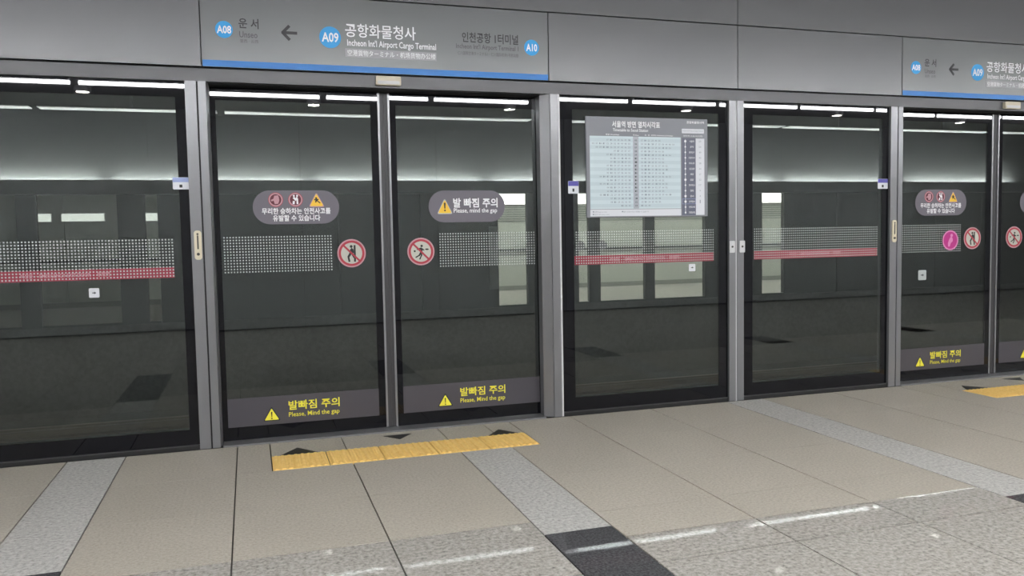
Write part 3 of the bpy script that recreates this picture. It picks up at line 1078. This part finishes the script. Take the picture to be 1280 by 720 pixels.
# ------------------------------------------------------------------ black triangular floor markers
def marker(pts, x, y, label, group=None):
    n = len(pts)
    b = MB()
    b.v = [(px, py, 0.0) for px, py in pts] + [(px, py, 0.0015) for px, py in pts]
    b.f = [tuple(reversed(range(n))), tuple(range(n, 2 * n))] + [(i, (i + 1) % n, n + (i + 1) % n, n + i) for i in range(n)]
    o = b.build('floor_marker', 'marker_black', None, (x, y, 0.0003))
    return tag(o, label, 'floor marker', group)


for k in (0, 1):
    o = PER * k
    dn = ('doors next to the timetable', 'doors with the magenta sticker')[k]
    a = 'black floor triangle nearer the brass lock post, before the ' + dn
    a2 = 'black floor triangle farther from the brass lock post, before the ' + dn
    marker([(0, 0), (0.205, 0), (0.100, 0.145)], 0.372 + o, -0.309, a, 'door floor triangles')
    marker([(0, 0), (0.190, 0), (0.100, 0.130)], 1.590 + o, -0.309, a2, 'door floor triangles')
    marker([(0, 0), (0.085, -0.115), (0.175, 0)], 0.985 + o, -0.075, 'black floor triangle at the threshold pointing away from the ' + dn, 'threshold floor triangles')

# ------------------------------------------------------------------ lights of the platform
st = None
for i in range(-5, 12):
    x = -1.425 + 1.28 * i
    if x < XL + 0.1 or x + 1.3 > XR:
        continue
    if st is None:
        st = o = empty('strip_light', (x, -4.60, 2.892))
        MB().box(0.045, 1.235, -0.033, 0.033, 0.014, 0.040).build('housing', 'light_body', o)
        for hx in (0.2, 1.08):
            MB().box(hx - 0.006, hx + 0.006, -0.006, 0.006, 0.040, CEIL - 2.892).build('hanger', 'light_body', o)
        MB().box(0.042, 1.238, -0.020, 0.020, -0.020, 0.014).build('diffuser', 'strip_glow', o)
        tag(o, 'white linear strip light in the ceiling row mirrored in the door glass', 'ceiling light', 'strip lights above the platform')
    else:
        o = copy_tree(st, 0)
        o.location.x = x
dl = None
for y in (-3.28, -5.50):
    for i in range(-2, 7):
        x = -1.5 + 2.6 * i
        if dl is None:
            dl = o = empty('downlight', (x, y, 2.940))
            m = MB()
            n = 20
            m.v = [(0.068 * math.cos(2 * PI * j / n), 0.068 * math.sin(2 * PI * j / n), 0.004) for j in range(n)] + [(0.068 * math.cos(2 * PI * j / n), 0.068 * math.sin(2 * PI * j / n), 0.012) for j in range(n)]
            m.f = [tuple(reversed(range(n))), tuple(range(n, 2 * n))] + [(j, (j + 1) % n, n + (j + 1) % n, n + j) for j in range(n)]
            m.build('diffuser', 'down_glow', o)
            m = MB()
            for rad, z in ((0.070, 0.0), (0.092, 0.0), (0.092, 0.060), (0.070, 0.060)):
                m.v += [(rad * math.cos(2 * PI * j / n), rad * math.sin(2 * PI * j / n), z) for j in range(n)]
            for q in range(4):
                for j in range(n):
                    m.f.append((q * n + (j + 1) % n, q * n + j, (q + 1) % 4 * n + j, (q + 1) % 4 * n + (j + 1) % n))
            m.build('trim_ring', 'light_body', o)
            tag(o, 'round recessed downlight in the ceiling mirrored in the polished floor', 'downlight', 'downlights above the platform')
        else:
            o = copy_tree(dl, 0)
            o.location = (x, y, 2.940)

# ------------------------------------------------------------------ lights and fittings across the track
tu = None
for i in range(-2, 6):
    x = -1.68 + 2.86 * i
    if tu is None:
        tu = o = empty('cove_tube', (x, YF - 0.095, 2.022))
        MB().box(0.06, 2.80, -0.02, 0.02, 0.0, 0.03).build('fitting', 'light_body', o)
        m = MB()
        n = 10
        for xx in (0.10, 2.76):
            m.v += [(xx, 0.016 * math.cos(2 * PI * j / n), 0.046 + 0.016 * math.sin(2 * PI * j / n)) for j in range(n)]
        m.f = [tuple(reversed(range(n))), tuple(range(n, 2 * n))] + [(j, (j + 1) % n, n + (j + 1) % n, n + j) for j in range(n)]
        m.build('tube', 'tube_glow', o)
        tag(o, 'fluorescent tube hidden in the cove above the screen across the track', 'tube light', 'cove tubes across the track')
    else:
        o = copy_tree(tu, 0)
        o.location.x = x
fl = None
for i in range(5):
    x = 1.5 + 3.0 * i  # added row, right side only, so the left openings stay dim
    if fl is None:
        fl = o = empty('added_far_strip', (x, 10.3, 2.69))
        MB().box(0.1, 2.9, -0.06, 0.06, 0.02, 0.06).build('housing', 'light_body', o)
        MB().box(0.1, 2.9, -0.05, 0.05, 0.0, 0.02).build('diffuser', 'far_glow', o)
        tag(o, 'added unseen linear ceiling light over the platform across the track', 'ceiling light', 'added ceiling lights across the track')
    else:
        o = copy_tree(fl, 0)
        o.location.x = x
for x0, x1, z0, z1, lab in ((-3.43, -3.19, 1.604, 1.766, 'short glowing light box on the wall across the track'),
                            (-3.035, -2.30, 1.606, 1.763, 'long glowing light box on the wall across the track'),
                            (-1.66, -0.95, 1.600, 1.76, 'glowing light box on the wall across the track behind the narrow gap'),
                            (4.8, 13.0, 1.866, 2.12, 'long white glowing light band along the wall across the track')):
    e = empty('light_box', (x0, YW - 0.075, z0))
    MB().box(0, x1 - x0, 0.0, 0.05, 0, z1 - z0).build('case', 'light_body', e)
    MB().box(0.008, x1 - x0 - 0.008, -0.004, 0.0, 0.008, z1 - z0 - 0.008).build('face', 'lightbox_glow' if x0 > 0 else 'lightbox_dim', e)
    tag(e, lab, 'light box')
e = empty('handrail', (0, YW, 0.85))
MB().box(XL + 0.1, XR - 0.1, -0.09, -0.05, 0.0, 0.05).build('rail', 'far_frame', e)
for i in range(12):
    MB().box(-8.5 + 2.2 * i, -8.46 + 2.2 * i, -0.06, 0.0, 0.01, 0.04).build('bracket', 'far_frame', e)
tag(e, 'dark handrail along the white wall across the track', 'handrail')

# rails and overhead conductor
r = None
for y, lab in ((1.35, 'near track'), (2.785, 'near track'), (5.35, 'far track'), (6.785, 'far track')):
    m = MB()
    pr = [(-0.07, 0), (0.07, 0), (0.07, 0.012), (0.01, 0.03), (0.01, 0.11), (0.036, 0.12), (0.036, 0.15), (-0.036, 0.15), (-0.036, 0.12), (-0.01, 0.11), (-0.01, 0.03), (-0.07, 0.012)]
    n = len(pr)
    for x in (XL + 0.05, XR - 0.05):
        m.v += [(x, a, c) for a, c in pr]
    m.f = [tuple(reversed(range(n))), tuple(range(n, 2 * n))] + [(j, (j + 1) % n, n + (j + 1) % n, n + j) for j in range(n)]
    o = m.build('running_rail', 'rail_steel', None, (0, y, -1.30))
    tag(o, 'steel running rail of the %s in the dark track bed' % lab, 'rail', 'rails of the %s' % lab)
e = empty('conductor_bar', (0, 7.2, 2.985))  # overhead conductor, moved and widened so the cove tubes light its underside
for i in range(-3, 7):
    MB().box(2.3 * i, 2.3 * i + 2.2, -0.12, 0.12, 0.0, 0.012).build('bar_strip', 'conductor', e)
    MB().box(2.3 * i + 1.1, 2.3 * i + 1.13, -0.015, 0.015, 0.012, 4.6 - 2.985).build('hanger', 'far_frame', e)
tag(e, 'thin pale conductor bar widened to catch cove light over the far track', 'conductor bar')
